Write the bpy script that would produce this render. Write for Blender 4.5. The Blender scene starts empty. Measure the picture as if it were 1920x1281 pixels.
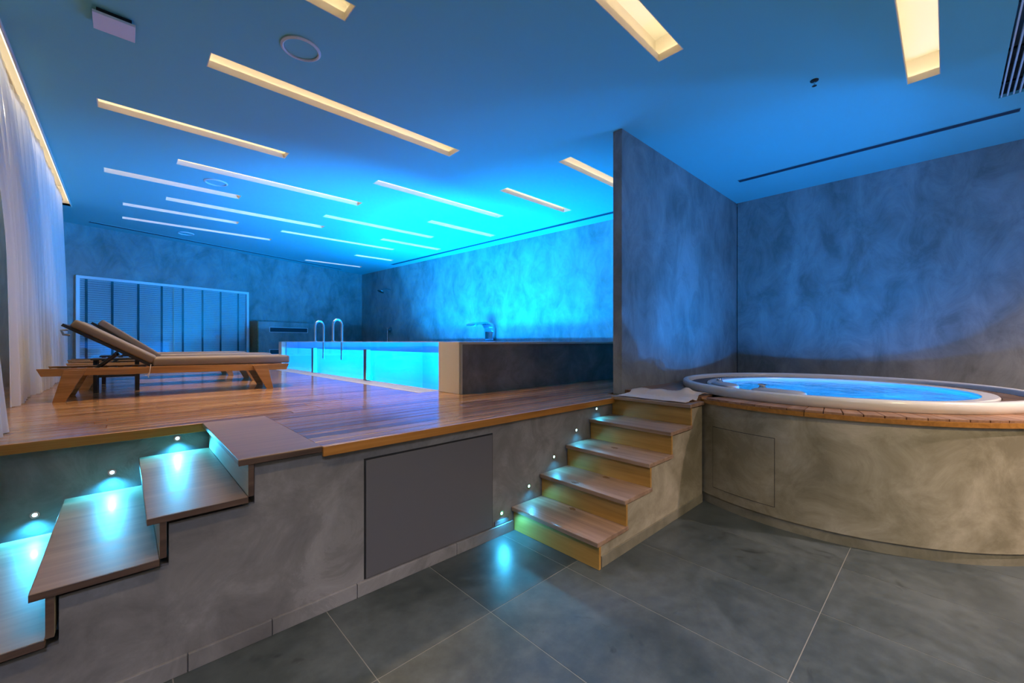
import bpy, bmesh, math, random
from mathutils import Vector, Matrix
random.seed(7)
R = math.radians
S = bpy.context.scene
C = S.collection

# ------------------------------------------------------------------ camera, world, exposure
cam_d = bpy.data.cameras.new('camera'); cam = bpy.data.objects.new('camera', cam_d); C.objects.link(cam)
cam.location = (0, 0, 1.5)
cam.rotation_euler = (R(90), 0, math.atan2(.7271, .6868) - R(90))
cam_d.sensor_fit = 'HORIZONTAL'; cam_d.sensor_width = 36.0; cam_d.lens = 36.0 * 770 / 1920
cam_d.clip_start = .02; cam_d.clip_end = 100
S.camera = cam
W = bpy.data.worlds.new('world'); S.world = W; W.use_nodes = True
W.node_tree.nodes['Background'].inputs[0].default_value = (.02, .03, .05, 1)
W.node_tree.nodes['Background'].inputs[1].default_value = .2
S.view_settings.view_transform = 'Standard'; S.view_settings.look = 'None'
S.view_settings.gamma = 1; S.view_settings.use_curve_mapping = False
S.view_settings.exposure = 0.0
S.cycles.use_denoising = True
S.cycles.max_bounces = 6; S.cycles.diffuse_bounces = 3; S.cycles.glossy_bounces = 3
S.cycles.use_adaptive_sampling = True; S.cycles.adaptive_threshold = .07; S.cycles.adaptive_min_samples = 16
S.cycles.transparent_max_bounces = 8; S.cycles.sample_clamp_indirect = 4.0
S.cycles.caustics_reflective = False; S.cycles.caustics_refractive = False

POOL_COL = (0.0, .34, 1.0); POOL_UP = (0.0, .46, 1.0); POOL_W = 114
TUB_COL = (.0, .36, 1.0); TUB_W = 74
STEP_COL = (.04, .52, .95); STEP_W = 2.6
LED_COL = (1.0, .85, .62); LED_E = 8.8; SLOT_FILL_W = 11
COVE_E = 26.0
ROOM_W = 74            # white ceiling downlights in the part of the room behind the camera

HP = .925; HC = 3.80   # deck height, ceiling height

# ------------------------------------------------------------------ materials
def mat(name):
    m = bpy.data.materials.new(name); m.use_nodes = True
    nt = m.node_tree; b = nt.nodes['Principled BSDF']
    return m, nt, b
def N(nt, t, **kw):
    n = nt.nodes.new(t)
    for k, v in kw.items():
        if k.startswith('i_'):
            key = k[2:]; n.inputs[int(key) if key.isdigit() else key].default_value = v
        else: setattr(n, k, v)
    return n
def ramp(nt, stops):
    r = N(nt, 'ShaderNodeValToRGB'); e = r.color_ramp.elements
    while len(e) < len(stops): e.new(.5)
    for k, (p, c) in enumerate(stops): e[k].position = p; e[k].color = (*c, 1)
    return r
def plain(name, col, rough=.5, metal=0., spec=.5, bump=0, emit=None, es=0):
    m, nt, b = mat(name); b.inputs['Base Color'].default_value = (*col, 1)
    b.inputs['Roughness'].default_value = rough; b.inputs['Metallic'].default_value = metal
    b.inputs['Specular IOR Level'].default_value = spec
    if emit: b.inputs['Emission Color'].default_value = (*emit, 1); b.inputs['Emission Strength'].default_value = es
    tc = N(nt, 'ShaderNodeTexCoord'); no = N(nt, 'ShaderNodeTexNoise', i_Scale=30., i_Detail=4.)
    nt.links.new(tc.outputs['Object'], no.inputs['Vector'])
    if bump:
        bp = N(nt, 'ShaderNodeBump', i_Strength=bump, i_Distance=.01)
        nt.links.new(no.outputs['Fac'], bp.inputs['Height']); nt.links.new(bp.outputs[0], b.inputs['Normal'])
    else:
        mr = N(nt, 'ShaderNodeMapRange', i_3=max(rough - .04, .0), i_4=min(rough + .04, 1.))
        nt.links.new(no.outputs['Fac'], mr.inputs[0]); nt.links.new(mr.outputs[0], b.inputs['Roughness'])
    return m
def plaster(name, c0, c1, c2, scale=1.0, rough=.55, stretch=(1, 1, 1), vein=.25):
    """trowelled polished plaster: cloudy patches, swirling trowel strokes, thin pale veins"""
    m, nt, b = mat(name); L = nt.links.new
    tc = N(nt, 'ShaderNodeTexCoord'); mp = N(nt, 'ShaderNodeMapping'); mp.inputs['Scale'].default_value = stretch
    L(tc.outputs['Object'], mp.inputs[0])
    n1 = N(nt, 'ShaderNodeTexNoise', i_Scale=1.1 * scale, i_Detail=5., i_Roughness=.55, i_Distortion=.7)
    n2 = N(nt, 'ShaderNodeTexNoise', i_Scale=2.6 * scale, i_Detail=12., i_Roughness=.70, i_Distortion=.8)
    n3 = N(nt, 'ShaderNodeTexNoise', i_Scale=60., i_Detail=3.)
    for n in (n1, n2, n3): L(mp.outputs[0], n.inputs['Vector'])
    r1 = ramp(nt, [(.38, c0), (.51, c1), (.66, c2)])
    ad = N(nt, 'ShaderNodeMath', operation='MULTIPLY_ADD', i_1=.55, i_2=0.); L(n2.outputs['Fac'], ad.inputs[0])
    a2 = N(nt, 'ShaderNodeMath', operation='MULTIPLY_ADD', i_1=.45); L(n1.outputs['Fac'], a2.inputs[0]); L(ad.outputs[0], a2.inputs[2])
    L(a2.outputs[0], r1.inputs[0])
    # veins where the distorted noise crosses a level
    vs = N(nt, 'ShaderNodeMath', operation='SUBTRACT', i_1=.5); L(n2.outputs['Fac'], vs.inputs[0])
    va = N(nt, 'ShaderNodeMath', operation='ABSOLUTE'); L(vs.outputs[0], va.inputs[0])
    vr = ramp(nt, [(0, (vein,) * 3), (.012, (0, 0, 0))]); L(va.outputs[0], vr.inputs[0])
    msk = ramp(nt, [(.52, (0, 0, 0)), (.66, (1, 1, 1))]); L(n1.outputs['Fac'], msk.inputs[0])
    vm = N(nt, 'ShaderNodeMath', operation='MULTIPLY'); L(vr.outputs[0], vm.inputs[0]); L(msk.outputs[0], vm.inputs[1])
    mx = N(nt, 'ShaderNodeMix', data_type='RGBA'); L(vm.outputs[0], mx.inputs[0]); L(r1.outputs[0], mx.inputs[6])
    mx.inputs[7].default_value = (*[min(1, v * 1.35) for v in c2], 1)
    L(mx.outputs[2], b.inputs['Base Color'])
    rr = N(nt, 'ShaderNodeMapRange', i_3=rough - .12, i_4=rough + .12); L(n2.outputs['Fac'], rr.inputs[0]); L(rr.outputs[0], b.inputs['Roughness'])
    bp = N(nt, 'ShaderNodeBump', i_Strength=.10, i_Distance=.012); L(n2.outputs['Fac'], bp.inputs['Height'])
    b2 = N(nt, 'ShaderNodeBump', i_Strength=.05, i_Distance=.004); L(n3.outputs['Fac'], b2.inputs['Height']); L(bp.outputs[0], b2.inputs['Normal'])
    L(b2.outputs[0], b.inputs['Normal'])
    return m
def wood(name, dark, mid, light, axis='X', rough=.35, vary=.35, coat=0., gscale=1.0, bump=.08):
    m, nt, b = mat(name); L = nt.links.new
    tc = N(nt, 'ShaderNodeTexCoord'); oi = N(nt, 'ShaderNodeObjectInfo')
    ml = N(nt, 'ShaderNodeVectorMath', operation='SCALE'); ml.inputs['Scale'].default_value = 37.
    cb = N(nt, 'ShaderNodeCombineXYZ')
    for k in range(3): L(oi.outputs['Random'], cb.inputs[k])
    L(cb.outputs[0], ml.inputs[0])
    av = N(nt, 'ShaderNodeVectorMath', operation='ADD'); L(tc.outputs['Object'], av.inputs[0]); L(ml.outputs[0], av.inputs[1])
    mp = N(nt, 'ShaderNodeMapping'); s = [26 * gscale] * 3; s['XYZ'.index(axis)] = 1.3 * gscale; mp.inputs['Scale'].default_value = s
    L(av.outputs[0], mp.inputs[0])
    n1 = N(nt, 'ShaderNodeTexNoise', i_Scale=1., i_Detail=7., i_Roughness=.6, i_Distortion=.6); L(mp.outputs[0], n1.inputs['Vector'])
    n2 = N(nt, 'ShaderNodeTexNoise', i_Scale=1.4, i_Detail=3.); L(av.outputs[0], n2.inputs['Vector'])
    r = ramp(nt, [(.3, dark), (.52, mid), (.72, light)])
    a = N(nt, 'ShaderNodeMath', operation='MULTIPLY_ADD', i_1=vary); L(oi.outputs['Random'], a.inputs[0])
    f = N(nt, 'ShaderNodeMath', operation='SUBTRACT', i_1=vary * .5); L(n1.outputs['Fac'], f.inputs[0]); L(f.outputs[0], a.inputs[2])
    a2 = N(nt, 'ShaderNodeMath', operation='MULTIPLY_ADD', i_1=.25); L(n2.outputs['Fac'], a2.inputs[0])
    f2 = N(nt, 'ShaderNodeMath', operation='SUBTRACT', i_1=.125); L(a.outputs[0], f2.inputs[0]); L(f2.outputs[0], a2.inputs[2])
    L(a2.outputs[0], r.inputs[0]); L(r.outputs[0], b.inputs['Base Color'])
    rr = N(nt, 'ShaderNodeMapRange', i_3=max(.05, rough - .1), i_4=rough + .12); L(n1.outputs['Fac'], rr.inputs[0]); L(rr.outputs[0], b.inputs['Roughness'])
    bp = N(nt, 'ShaderNodeBump', i_Strength=bump, i_Distance=.004); L(n1.outputs['Fac'], bp.inputs['Height']); L(bp.outputs[0], b.inputs['Normal'])
    b.inputs['Coat Weight'].default_value = coat; b.inputs['Coat Roughness'].default_value = .14
    return m
def emis(name, col, s):
    m, nt, b = mat(name); nt.nodes.remove(b)
    e = N(nt, 'ShaderNodeEmission'); e.inputs[0].default_value = (*col, 1); e.inputs[1].default_value = s
    nt.links.new(e.outputs[0], nt.nodes['Material Output'].inputs[0]); return m
def clear(name, tint, ior=1.33, wave=0., wscale=3., milky=None, milk=0., gmax=1.):
    """clear water or glass that lets light through straight and mirrors at a slant"""
    m, nt, b = mat(name); nt.nodes.remove(b); L = nt.links.new
    t = N(nt, 'ShaderNodeBsdfTransparent'); t.inputs[0].default_value = (*tint, 1)
    g = N(nt, 'ShaderNodeBsdfGlossy'); g.inputs['Roughness'].default_value = .03
    # Schlick mirror share from the facing angle (the same on both faces of a pane)
    f0 = ((ior - 1) / (ior + 1)) ** 2
    fr = N(nt, 'ShaderNodeLayerWeight', i_Blend=.5); mx = N(nt, 'ShaderNodeMixShader')
    pw = N(nt, 'ShaderNodeMath', operation='POWER', i_1=5.); L(fr.outputs['Facing'], pw.inputs[0])
    sc = N(nt, 'ShaderNodeMath', operation='MULTIPLY_ADD', i_1=(1 - f0) * gmax, i_2=f0 * gmax); L(pw.outputs[0], sc.inputs[0]); L(sc.outputs[0], mx.inputs[0])
    tc = N(nt, 'ShaderNodeTexCoord')
    if wave:
        no = N(nt, 'ShaderNodeTexNoise', i_Scale=wscale, i_Detail=4., i_Distortion=.8); L(tc.outputs['Object'], no.inputs['Vector'])
        bp = N(nt, 'ShaderNodeBump', i_Strength=wave, i_Distance=.05); L(no.outputs['Fac'], bp.inputs['Height'])
        L(bp.outputs[0], g.inputs['Normal']); L(bp.outputs[0], fr.inputs['Normal'])
    out = t.outputs[0]
    if milky:
        d = N(nt, 'ShaderNodeBsdfDiffuse'); d.inputs[0].default_value = (*milky, 1)
        tl = N(nt, 'ShaderNodeBsdfTranslucent'); tl.inputs[0].default_value = (*milky, 1)
        dm = N(nt, 'ShaderNodeMixShader', i_0=.8); L(d.outputs[0], dm.inputs[1]); L(tl.outputs[0], dm.inputs[2])
        n2 = N(nt, 'ShaderNodeTexNoise', i_Scale=1.1, i_Detail=6., i_Distortion=1.2); L(tc.outputs['Object'], n2.inputs['Vector'])
        r2 = ramp(nt, [(.38, (milk * .15,) * 3), (.66, (milk,) * 3)]); L(n2.outputs['Fac'], r2.inputs[0])
        m2 = N(nt, 'ShaderNodeMixShader'); L(r2.outputs[0], m2.inputs[0]); L(t.outputs[0], m2.inputs[1]); L(dm.outputs[0], m2.inputs[2])
        out = m2.outputs[0]
    L(out, mx.inputs[1]); L(g.outputs[0], mx.inputs[2])
    L(mx.outputs[0], nt.nodes['Material Output'].inputs[0]); return m
def fabric(name, col, trans=.45, see=.12):
    m, nt, b = mat(name); nt.nodes.remove(b); L = nt.links.new
    d = N(nt, 'ShaderNodeBsdfDiffuse'); d.inputs[0].default_value = (*col, 1)
    t = N(nt, 'ShaderNodeBsdfTranslucent'); t.inputs[0].default_value = (*col, 1)
    p = N(nt, 'ShaderNodeBsdfTransparent')
    tc = N(nt, 'ShaderNodeTexCoord'); w = N(nt, 'ShaderNodeTexNoise', i_Scale=300., i_Detail=1.); L(tc.outputs['Object'], w.inputs['Vector'])
    bp = N(nt, 'ShaderNodeBump', i_Strength=.1, i_Distance=.002); L(w.outputs['Fac'], bp.inputs['Height']); L(bp.outputs[0], d.inputs['Normal'])
    a = N(nt, 'ShaderNodeMixShader', i_0=trans); L(d.outputs[0], a.inputs[1]); L(t.outputs[0], a.inputs[2])
    c = N(nt, 'ShaderNodeMixShader', i_0=see); L(a.outputs[0], c.inputs[1]); L(p.outputs[0], c.inputs[2])
    L(c.outputs[0], nt.nodes['Material Output'].inputs[0]); return m

M = {}
M['plaster_room'] = plaster('plaster_room', (.17, .18, .17), (.28, .29, .28), (.40, .41, .40), 1.2, .5, (1, 1, .6))
M['plaster_front'] = plaster('plaster_front', (.12, .118, .12), (.19, .186, .19), (.30, .295, .305), 1.2, .5)
M['plaster_tub'] = plaster('plaster_tub', (.22, .19, .125), (.37, .325, .235), (.56, .50, .40), 1.1, .55)
M['plaster_olive'] = plaster('plaster_olive', (.20, .18, .10), (.28, .25, .15), (.36, .33, .22), 1.2, .6)
M['plaster_base'] = plaster('plaster_base', (.16, .145, .10), (.22, .20, .145), (.30, .275, .21), 2.0, .6)
M['ceiling'] = plain('ceiling_pool_tint', (.22, .60, .61), .7, spec=.2)  # teal cast of the pool light is put into the ceiling colour
M['cream'] = plain('cream_recess_paint', (.86, .79, .65), .7, spec=.2)
M['deck'] = wood('deck_wood', (.17, .080, .030), (.35, .178, .070), (.49, .265, .115), 'X', .18, .30, .4)
M['deck_radial'] = wood('tub_deck_wood', (.24, .12, .065), (.36, .19, .11), (.46, .26, .16), 'X', .4, .3)
M['fascia'] = wood('deck_edge_wood', (.30, .12, .018), (.42, .175, .028), (.52, .23, .05), 'X', .4, .1)
M['tread'] = wood('tread_wood', (.19, .11, .062), (.26, .158, .092), (.33, .21, .13), 'X', .46, .15, .08, .7)
M['tread_y'] = wood('tread_wood_across', (.19, .115, .07), (.30, .19, .125), (.40, .27, .19), 'Y', .45, .15, .08, .7)
M['riser'] = wood('riser_wood', (.30, .15, .028), (.42, .22, .045), (.52, .29, .075), 'Y', .45, .1, .1, .6)
M['riser_pale'] = wood('riser_wood_pale', (.42, .36, .24), (.52, .45, .31), (.62, .54, .38), 'Y', .45, .1, 0., .6)
M['edge_dark'] = wood('dark_wood_edge', (.05, .03, .022), (.085, .05, .036), (.12, .075, .05), 'X', .45, .1)
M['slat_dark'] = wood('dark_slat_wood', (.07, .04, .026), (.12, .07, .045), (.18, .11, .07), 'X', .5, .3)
M['teak'] = wood('teak', (.24, .115, .035), (.36, .18, .06), (.46, .25, .10), 'X', .4, .1, .1)
M['cushion'] = plain('taupe_canvas', (.20, .165, .135), .85, spec=.2, bump=.1)
M['black'] = plain('black_metal', (.012, .013, .015), .45)
M['steel'] = plain('brushed_steel', (.62, .64, .66), .18, metal=1.)
M['dark_steel'] = plain('dark_steel_post', (.20, .22, .24), .3, metal=.9)
M['white'] = plain('white_gelcoat', (.80, .78, .74), .2)
M['grey_pad'] = plain('grey_headrest_vinyl', (.50, .53, .57), .35)
M['white_paint'] = plain('white_paint', (.84, .86, .88), .5)
M['blind'] = plain('white_blind_slat', (.70, .72, .72), .5)
M['tape'] = plain('dark_blind_tape', (.06, .08, .10), .8)
M['panel'] = plain('grey_door_laminate', (.115, .115, .13), .45)
M['pool_in'] = plain('pool_liner', (.28, .44, .66), .5)
M['stone'] = plain('pale_stone', (.60, .58, .50), .5, bump=.1)
M['dark'] = plain('dark_void', (.012, .014, .018), .8)
M['slot'] = plain('dark_air_slot', (.035, .05, .075), .6)
M['grout'] = plain('pale_grout', (.25, .245, .22), .8)
M['paper'] = plain('crumpled_cloth', (.66, .55, .46), .8, bump=.15)
M['cord'] = plain('cream_cord', (.62, .52, .36), .8)
M['curtain'] = fabric('sheer_white_curtain', (.88, .89, .88), .42, .10)
M['water'] = clear('pool_water', (.72, .93, 1.), 1.33, .25, 2.2)
M['tub_water'] = clear('tub_water', (.55, .85, 1.), 1.2, .25, 3.5, (.75, .9, 1.), .14)
M['glass'] = clear('pool_glass', (.90, .97, 1.), 1.45)
M['window_glass'] = clear('window_glass', (.92, .96, .97), 1.9)
M['led'] = emis('warm_led', LED_COL, LED_E)
M['cove_led'] = emis('cove_led', (1., .90, .76), COVE_E)
M['step_led'] = emis('step_led', (.35, .85, 1.), 9)
M['pool_led'] = emis('pool_led', (.02, .45, 1.), 5)
M['track_led'] = emis('track_led', (1., .86, .66), 1.8)
M['down_led'] = emis('downlight_led', (1., .95, .9), 8)
def tile_mat():
    m, nt, b = mat('slate_tile'); L = nt.links.new
    tc = N(nt, 'ShaderNodeTexCoord'); oi = N(nt, 'ShaderNodeObjectInfo')
    n1 = N(nt, 'ShaderNodeTexNoise', i_Scale=1.6, i_Detail=8., i_Roughness=.6, i_Distortion=.8)
    n2 = N(nt, 'ShaderNodeTexNoise', i_Scale=11., i_Detail=8., i_Roughness=.65)
    n3 = N(nt, 'ShaderNodeTexNoise', i_Scale=3.2, i_Detail=5., i_Distortion=1.5)
    for n in (n1, n2, n3): L(tc.outputs['Object'], n.inputs['Vector'])
    a = N(nt, 'ShaderNodeMath', operation='MULTIPLY_ADD', i_1=.4); L(n2.outputs['Fac'], a.inputs[0])
    h = N(nt, 'ShaderNodeMath', operation='MULTIPLY', i_1=.6); L(n1.outputs['Fac'], h.inputs[0]); L(h.outputs[0], a.inputs[2])
    v = N(nt, 'ShaderNodeMath', operation='MULTIPLY_ADD', i_1=.10); L(oi.outputs['Random'], v.inputs[0])
    v2 = N(nt, 'ShaderNodeMath', operation='SUBTRACT', i_1=.05); L(a.outputs[0], v2.inputs[0]); L(v2.outputs[0], v.inputs[2])
    r = ramp(nt, [(.34, (.028, .038, .039)), (.5, (.056, .069, .071)), (.66, (.095, .112, .115))]); L(v.outputs[0], r.inputs[0])
    st = ramp(nt, [(.26, (.45,) * 3), (.34, (1,) * 3)]); L(n3.outputs['Fac'], st.inputs[0])
    mx = N(nt, 'ShaderNodeMix', data_type='RGBA', blend_type='MULTIPLY'); mx.inputs[0].default_value = 1.
    L(r.outputs[0], mx.inputs[6]); L(st.outputs[0], mx.inputs[7]); L(mx.outputs[2], b.inputs['Base Color'])
    rr = N(nt, 'ShaderNodeMapRange', i_3=.30, i_4=.55); L(n2.outputs['Fac'], rr.inputs[0]); L(rr.outputs[0], b.inputs['Roughness'])
    bp = N(nt, 'ShaderNodeBump', i_Strength=.06, i_Distance=.006); L(n2.outputs['Fac'], bp.inputs['Height']); L(bp.outputs[0], b.inputs['Normal'])
    return m
M['tile'] = tile_mat()

# ------------------------------------------------------------------ geometry helpers
def bm_box(bm, x0, x1, y0, y1, z0, z1):
    v = [bm.verts.new(p) for p in ((x0, y0, z0), (x1, y0, z0), (x1, y1, z0), (x0, y1, z0), (x0, y0, z1), (x1, y0, z1), (x1, y1, z1), (x0, y1, z1))]
    for f in ((3, 2, 1, 0), (4, 5, 6, 7), (0, 1, 5, 4), (1, 2, 6, 5), (2, 3, 7, 6), (3, 0, 4, 7)): bm.faces.new([v[i] for i in f])
def bm_prism(bm, poly, a0, a1, axis='Y'):
    """poly: 2D points; extruded along axis. axis Y: (x,z); axis X: (y,z); axis Z: (x,y)"""
    def P(p, a): return {'Y': (p[0], a, p[1]), 'X': (a, p[0], p[1]), 'Z': (p[0], p[1], a)}[axis]
    A = [bm.verts.new(P(p, a0)) for p in poly]; B = [bm.verts.new(P(p, a1)) for p in poly]; n = len(poly)
    bm.faces.new(A); bm.faces.new(B[::-1])
    for i in range(n): bm.faces.new([A[i], B[i], B[(i + 1) % n], A[(i + 1) % n]])
def bm_lathe(bm, prof, c=(0, 0), seg=96, a0=0., a1=2 * math.pi, closed=True):
    """prof: list of (r, z), revolved about the vertical through c"""
    full = abs(a1 - a0 - 2 * math.pi) < 1e-6; n = seg if full else seg + 1
    rings = [[bm.verts.new((c[0] + r * math.cos(a0 + (a1 - a0) * k / seg), c[1] + r * math.sin(a0 + (a1 - a0) * k / seg), z)) for r, z in prof] for k in range(n)]
    m = len(prof)
    for k in range(seg):
        A = rings[k]; B = rings[(k + 1) % n]
        for j in range(m if closed else m - 1):
            bm.faces.new([A[j], B[j], B[(j + 1) % m], A[(j + 1) % m]])
    if not full and closed:
        bm.faces.new(rings[0]); bm.faces.new(rings[-1][::-1])
def bm_tube(bm, pts, r, seg=10, cap=True):
    pts = [Vector(p) for p in pts]; rings = []; up = None
    for i, p in enumerate(pts):
        t = (pts[min(i + 1, len(pts) - 1)] - pts[max(i - 1, 0)]).normalized()
        if up is None: up = Vector((0, 0, 1)) if abs(t.z) < .9 else Vector((1, 0, 0))
        s = t.cross(up).normalized(); up = s.cross(t).normalized()
        rr = r[i] if isinstance(r, (list, tuple)) else r
        rings.append([bm.verts.new(p + (s * math.cos(2 * math.pi * k / seg) + up * math.sin(2 * math.pi * k / seg)) * rr) for k in range(seg)])
    for a, b in zip(rings, rings[1:]):
        for k in range(seg): bm.faces.new([a[k], a[(k + 1) % seg], b[(k + 1) % seg], b[k]])
    if cap: bm.faces.new(rings[0][::-1]); bm.faces.new(rings[-1])
def obj(name, bm, m, parent=None, bevel=0., smooth=False, seg=2):
    if bevel:
        bmesh.ops.bevel(bm, geom=list(bm.edges), offset=bevel, segments=seg, profile=.5, affect='EDGES', clamp_overlap=True)
    bmesh.ops.recalc_face_normals(bm, faces=list(bm.faces))
    me = bpy.data.meshes.new(name); bm.to_mesh(me); bm.free()
    me.materials.append(M[m] if isinstance(m, str) else m)
    if smooth:
        for p in me.polygons: p.use_smooth = True
        try: me.set_sharp_from_angle(angle=R(40))
        except Exception: pass
    o = bpy.data.objects.new(name, me); C.objects.link(o)
    if parent: o.parent = parent
    return o
def box(name, x0, x1, y0, y1, z0, z1, m, parent=None, bevel=0.):
    bm = bmesh.new(); bm_box(bm, x0, x1, y0, y1, z0, z1); return obj(name, bm, m, parent, bevel)
def prism(name, poly, a0, a1, m, axis='Y', parent=None, bevel=0.):
    bm = bmesh.new(); bm_prism(bm, poly, a0, a1, axis); return obj(name, bm, m, parent, bevel)
def tag(o, label, cat, group=None, kind=None):
    o['label'] = label
    if cat: o['category'] = cat
    if group: o['group'] = group
    if kind: o['kind'] = kind
    return o
def struct(o, label, cat): return tag(o, label, cat, None, 'structure')
def thing(name, label, cat, loc=(0, 0, 0), rz=0., group=None):
    o = bpy.data.objects.new(name, None); C.objects.link(o); o.location = loc; o.rotation_euler.z = rz
    o.empty_display_size = .1
    return tag(o, label, cat, group)
def copy_tree(o, parent=None):
    c = o.copy(); C.objects.link(c); c.parent = parent
    for ch in list(o.children):
        copy_tree(ch, c)
    return c
def lamp(name, kind, loc, col, watts, parent=None, size=.1, direction=None, spread=None, sizey=None, cone=None, blend=.5):
    d = bpy.data.lights.new(name, kind); d.color = col; d.energy = watts
    if kind == 'AREA':
        d.shape = 'RECTANGLE' if sizey else 'DISK'; d.size = size
        if sizey: d.size_y = sizey
        if spread: d.spread = spread
    else:
        d.shadow_soft_size = size
        if kind == 'SPOT' and cone: d.spot_size = cone; d.spot_blend = blend
    o = bpy.data.objects.new(name, d); C.objects.link(o); o.location = loc
    if direction: o.rotation_euler = Vector(direction).to_track_quat('-Z', 'Y').to_euler()
    if parent: o.parent = parent
    return o

# ------------------------------------------------------------------ the room shell
RWX = lambda y: 6.69 - .078 * (y - 4.34)           # slanting wall behind the pool
BWA = Vector((-.759, 11.666)); BWANG = math.atan2(.30661, .95184); BWD = Vector((math.cos(BWANG), math.sin(BWANG))); BWN = Vector((-BWD.y, BWD.x))
def bw(s, off=0.): p = BWA + BWD * s - BWN * off; return (p.x, p.y)

# lower floor: grout bed + one object per tile
fl = struct(box('floor', -1.1, 7.4, -3.6, 2.6, -.12, -.0012, 'grout'), 'dark slate tiled floor of the lower room with pale joints', 'floor')
xs = [.817 + .66 * k for k in range(-3, 11)]; ys = [1.735 - 1.255 * k for k in range(-1, 5)][::-1]
xs = [-1.1] + [x for x in xs if -1.05 < x < 7.35] + [7.4]; ys = [-3.6] + [y for y in ys if -3.5 < y < 2.3] + [2.40]
for i in range(len(xs) - 1):
    for j in range(len(ys) - 1):
        g = .0022; t = box('tile', xs[i] + g, xs[i + 1] - g, ys[j] + g, ys[j + 1] - g, -.012, 0, 'tile', fl)

# ceiling with openings for the light slots, the curtain pocket and the return grille
STRIPS = [(.50, 2.94, 4.02, 4.25), (-.19, 1.47, 5.51, 5.72), (-1.0, 1.155, 2.78, 2.97), (.75, 3.20, 1.42, 1.63), (2.60, 5.10, .035, .245),
          (.49, 2.88, 6.645, 6.86), (-.20, 1.35, 7.64, 7.855), (2.63, 5.055, 5.555, 5.74), (4.16, 5.695, 4.505, 4.69), (4.035, 5.6, 3.21, 3.42),
          (.485, 2.92, 8.51, 8.72), (-.02, 1.615, 9.35, 9.55), (-.03, 2.415, 10.40, 10.59), (2.655, 4.96, 7.715, 7.90), (4.235, 5.855, 6.70, 6.89),
          (2.375, 4.905, 9.425, 9.595), (4.20, 5.73, 8.62, 8.81), (4.465, 5.55, 10.71, 10.90), (3.71, 5.33, 12.33, 12.51),
          (-.7, 1.0, .55, .76), (.6, 3.0, -1.35, -1.14), (3.6, 5.6, -1.95, -1.74), (-.6, 1.6, -2.75, -2.54)]
GRILLE = (4.0, 6.02, -1.15, -.335)
POCKET = (-1.1, -.64, 2.9, 10.2)
holes = STRIPS + [GRILLE, POCKET]
cx = sorted({-1.3, 7.6} | {h[0] for h in holes} | {h[1] for h in holes}); cy = sorted({-3.75, 14.6} | {h[2] for h in holes} | {h[3] for h in holes})
bm = bmesh.new(); vg = {}
def cv(i, j):
    if (i, j) not in vg: vg[(i, j)] = bm.verts.new((cx[i], cy[j], HC))
    return vg[(i, j)]
for i in range(len(cx) - 1):
    for j in range(len(cy) - 1):
        mx_, my_ = (cx[i] + cx[i + 1]) / 2, (cy[j] + cy[j + 1]) / 2
        if any(h[0] < mx_ < h[1] and h[2] < my_ < h[3] for h in holes): continue
        bm.faces.new([cv(i, j), cv(i, j + 1), cv(i + 1, j + 1), cv(i + 1, j)])
r = bmesh.ops.extrude_face_region(bm, geom=list(bm.faces))
bmesh.ops.translate(bm, verts=[v for v in r['geom'] if isinstance(v, bmesh.types.BMVert)], vec=(0, 0, .03))
struct(obj('ceiling', bm, 'ceiling'), 'smooth plaster ceiling with teal pool light in its colour, pierced by lit slots', 'ceiling')

# walls
struct(prism('wall_right', [(RWX(2.5), 2.5), (RWX(14.2), 14.2), (RWX(14.2) + .2, 14.2), (RWX(2.5) + .2, 2.5)], HP - .1, HC, 'plaster_room', 'Z'),
       'mottled plaster wall glowing cyan behind the pool', 'wall')
e = bw(-1.2); f = bw(7.15)
struct(prism('wall_far', [bw(-1.2), bw(7.15), bw(7.15, -.2), bw(-1.2, -.2)], HP - .1, HC, 'plaster_room', 'Z'), 'mottled plaster wall at the far end, with the blinded window', 'wall')
struct(box('wall_left', -1.3, -1.1, -3.6, 12.2, 0, 4.3, 'plaster_olive'), 'olive plaster wall behind the white curtains', 'wall')
struct(box('wall_alcove', 7.42, 7.6, -3.6, 2.39, 0, HC, 'plaster_room'), 'mottled plaster wall behind the round whirlpool tub', 'wall')
struct(box('wall_rear', -1.3, 7.6, -3.75, -3.6, 0, HC, 'plaster_front'), 'plaster wall at the unseen back of the lower room', 'wall')
bm = bmesh.new(); bm_box(bm, 3.90, 7.45, 2.405, 2.515, HP, HC)
struct(obj('wall_partition', bm, 'plaster_room', None, .004), 'tall plaster partition wall between the pool and the whirlpool alcove', 'wall')

# platform body under the deck
ST = .185                                                     # left stair rise
zs = [HP - ST * k for k in range(6)]
prof = [(3.9, 0.), (3.9, .885), (.475, .885)]
lx = [.475, .145, -.185, -.515, -.845]
for k in range(1, 5): prof += [(lx[k - 1], zs[k] - .05), (lx[k], zs[k] - .05)]
prof += [(-1.1, zs[4] - .05), (-1.1, 0.)]
wf = struct(prism('wall_front', prof, 2.38, 2.50, 'plaster_front', 'Y'), 'stepped grey plaster front of the raised deck beside the stairs', 'wall')
struct(box('wall_stair', -1.1, .48, 3.68, 3.80, 0, .885, 'plaster_front'), 'grey plaster wall under the deck edge behind the descending steps', 'wall')
bm = bmesh.new(); bm_box(bm, .48, 3.9, 2.50, 3.8, 0, .885); bm_box(bm, -1.1, 2.4, 3.80, 14.2, .7, .885); bm_box(bm, 2.4, 6.9, 2.52, 3.6, .7, .885); bm_box(bm, 2.4, 6.2, 10.3, 14.2, .7, .885)
struct(obj('floor_platform', bm, 'dark'), 'hidden body of the raised platform under the deck planks', 'platform')
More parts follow.
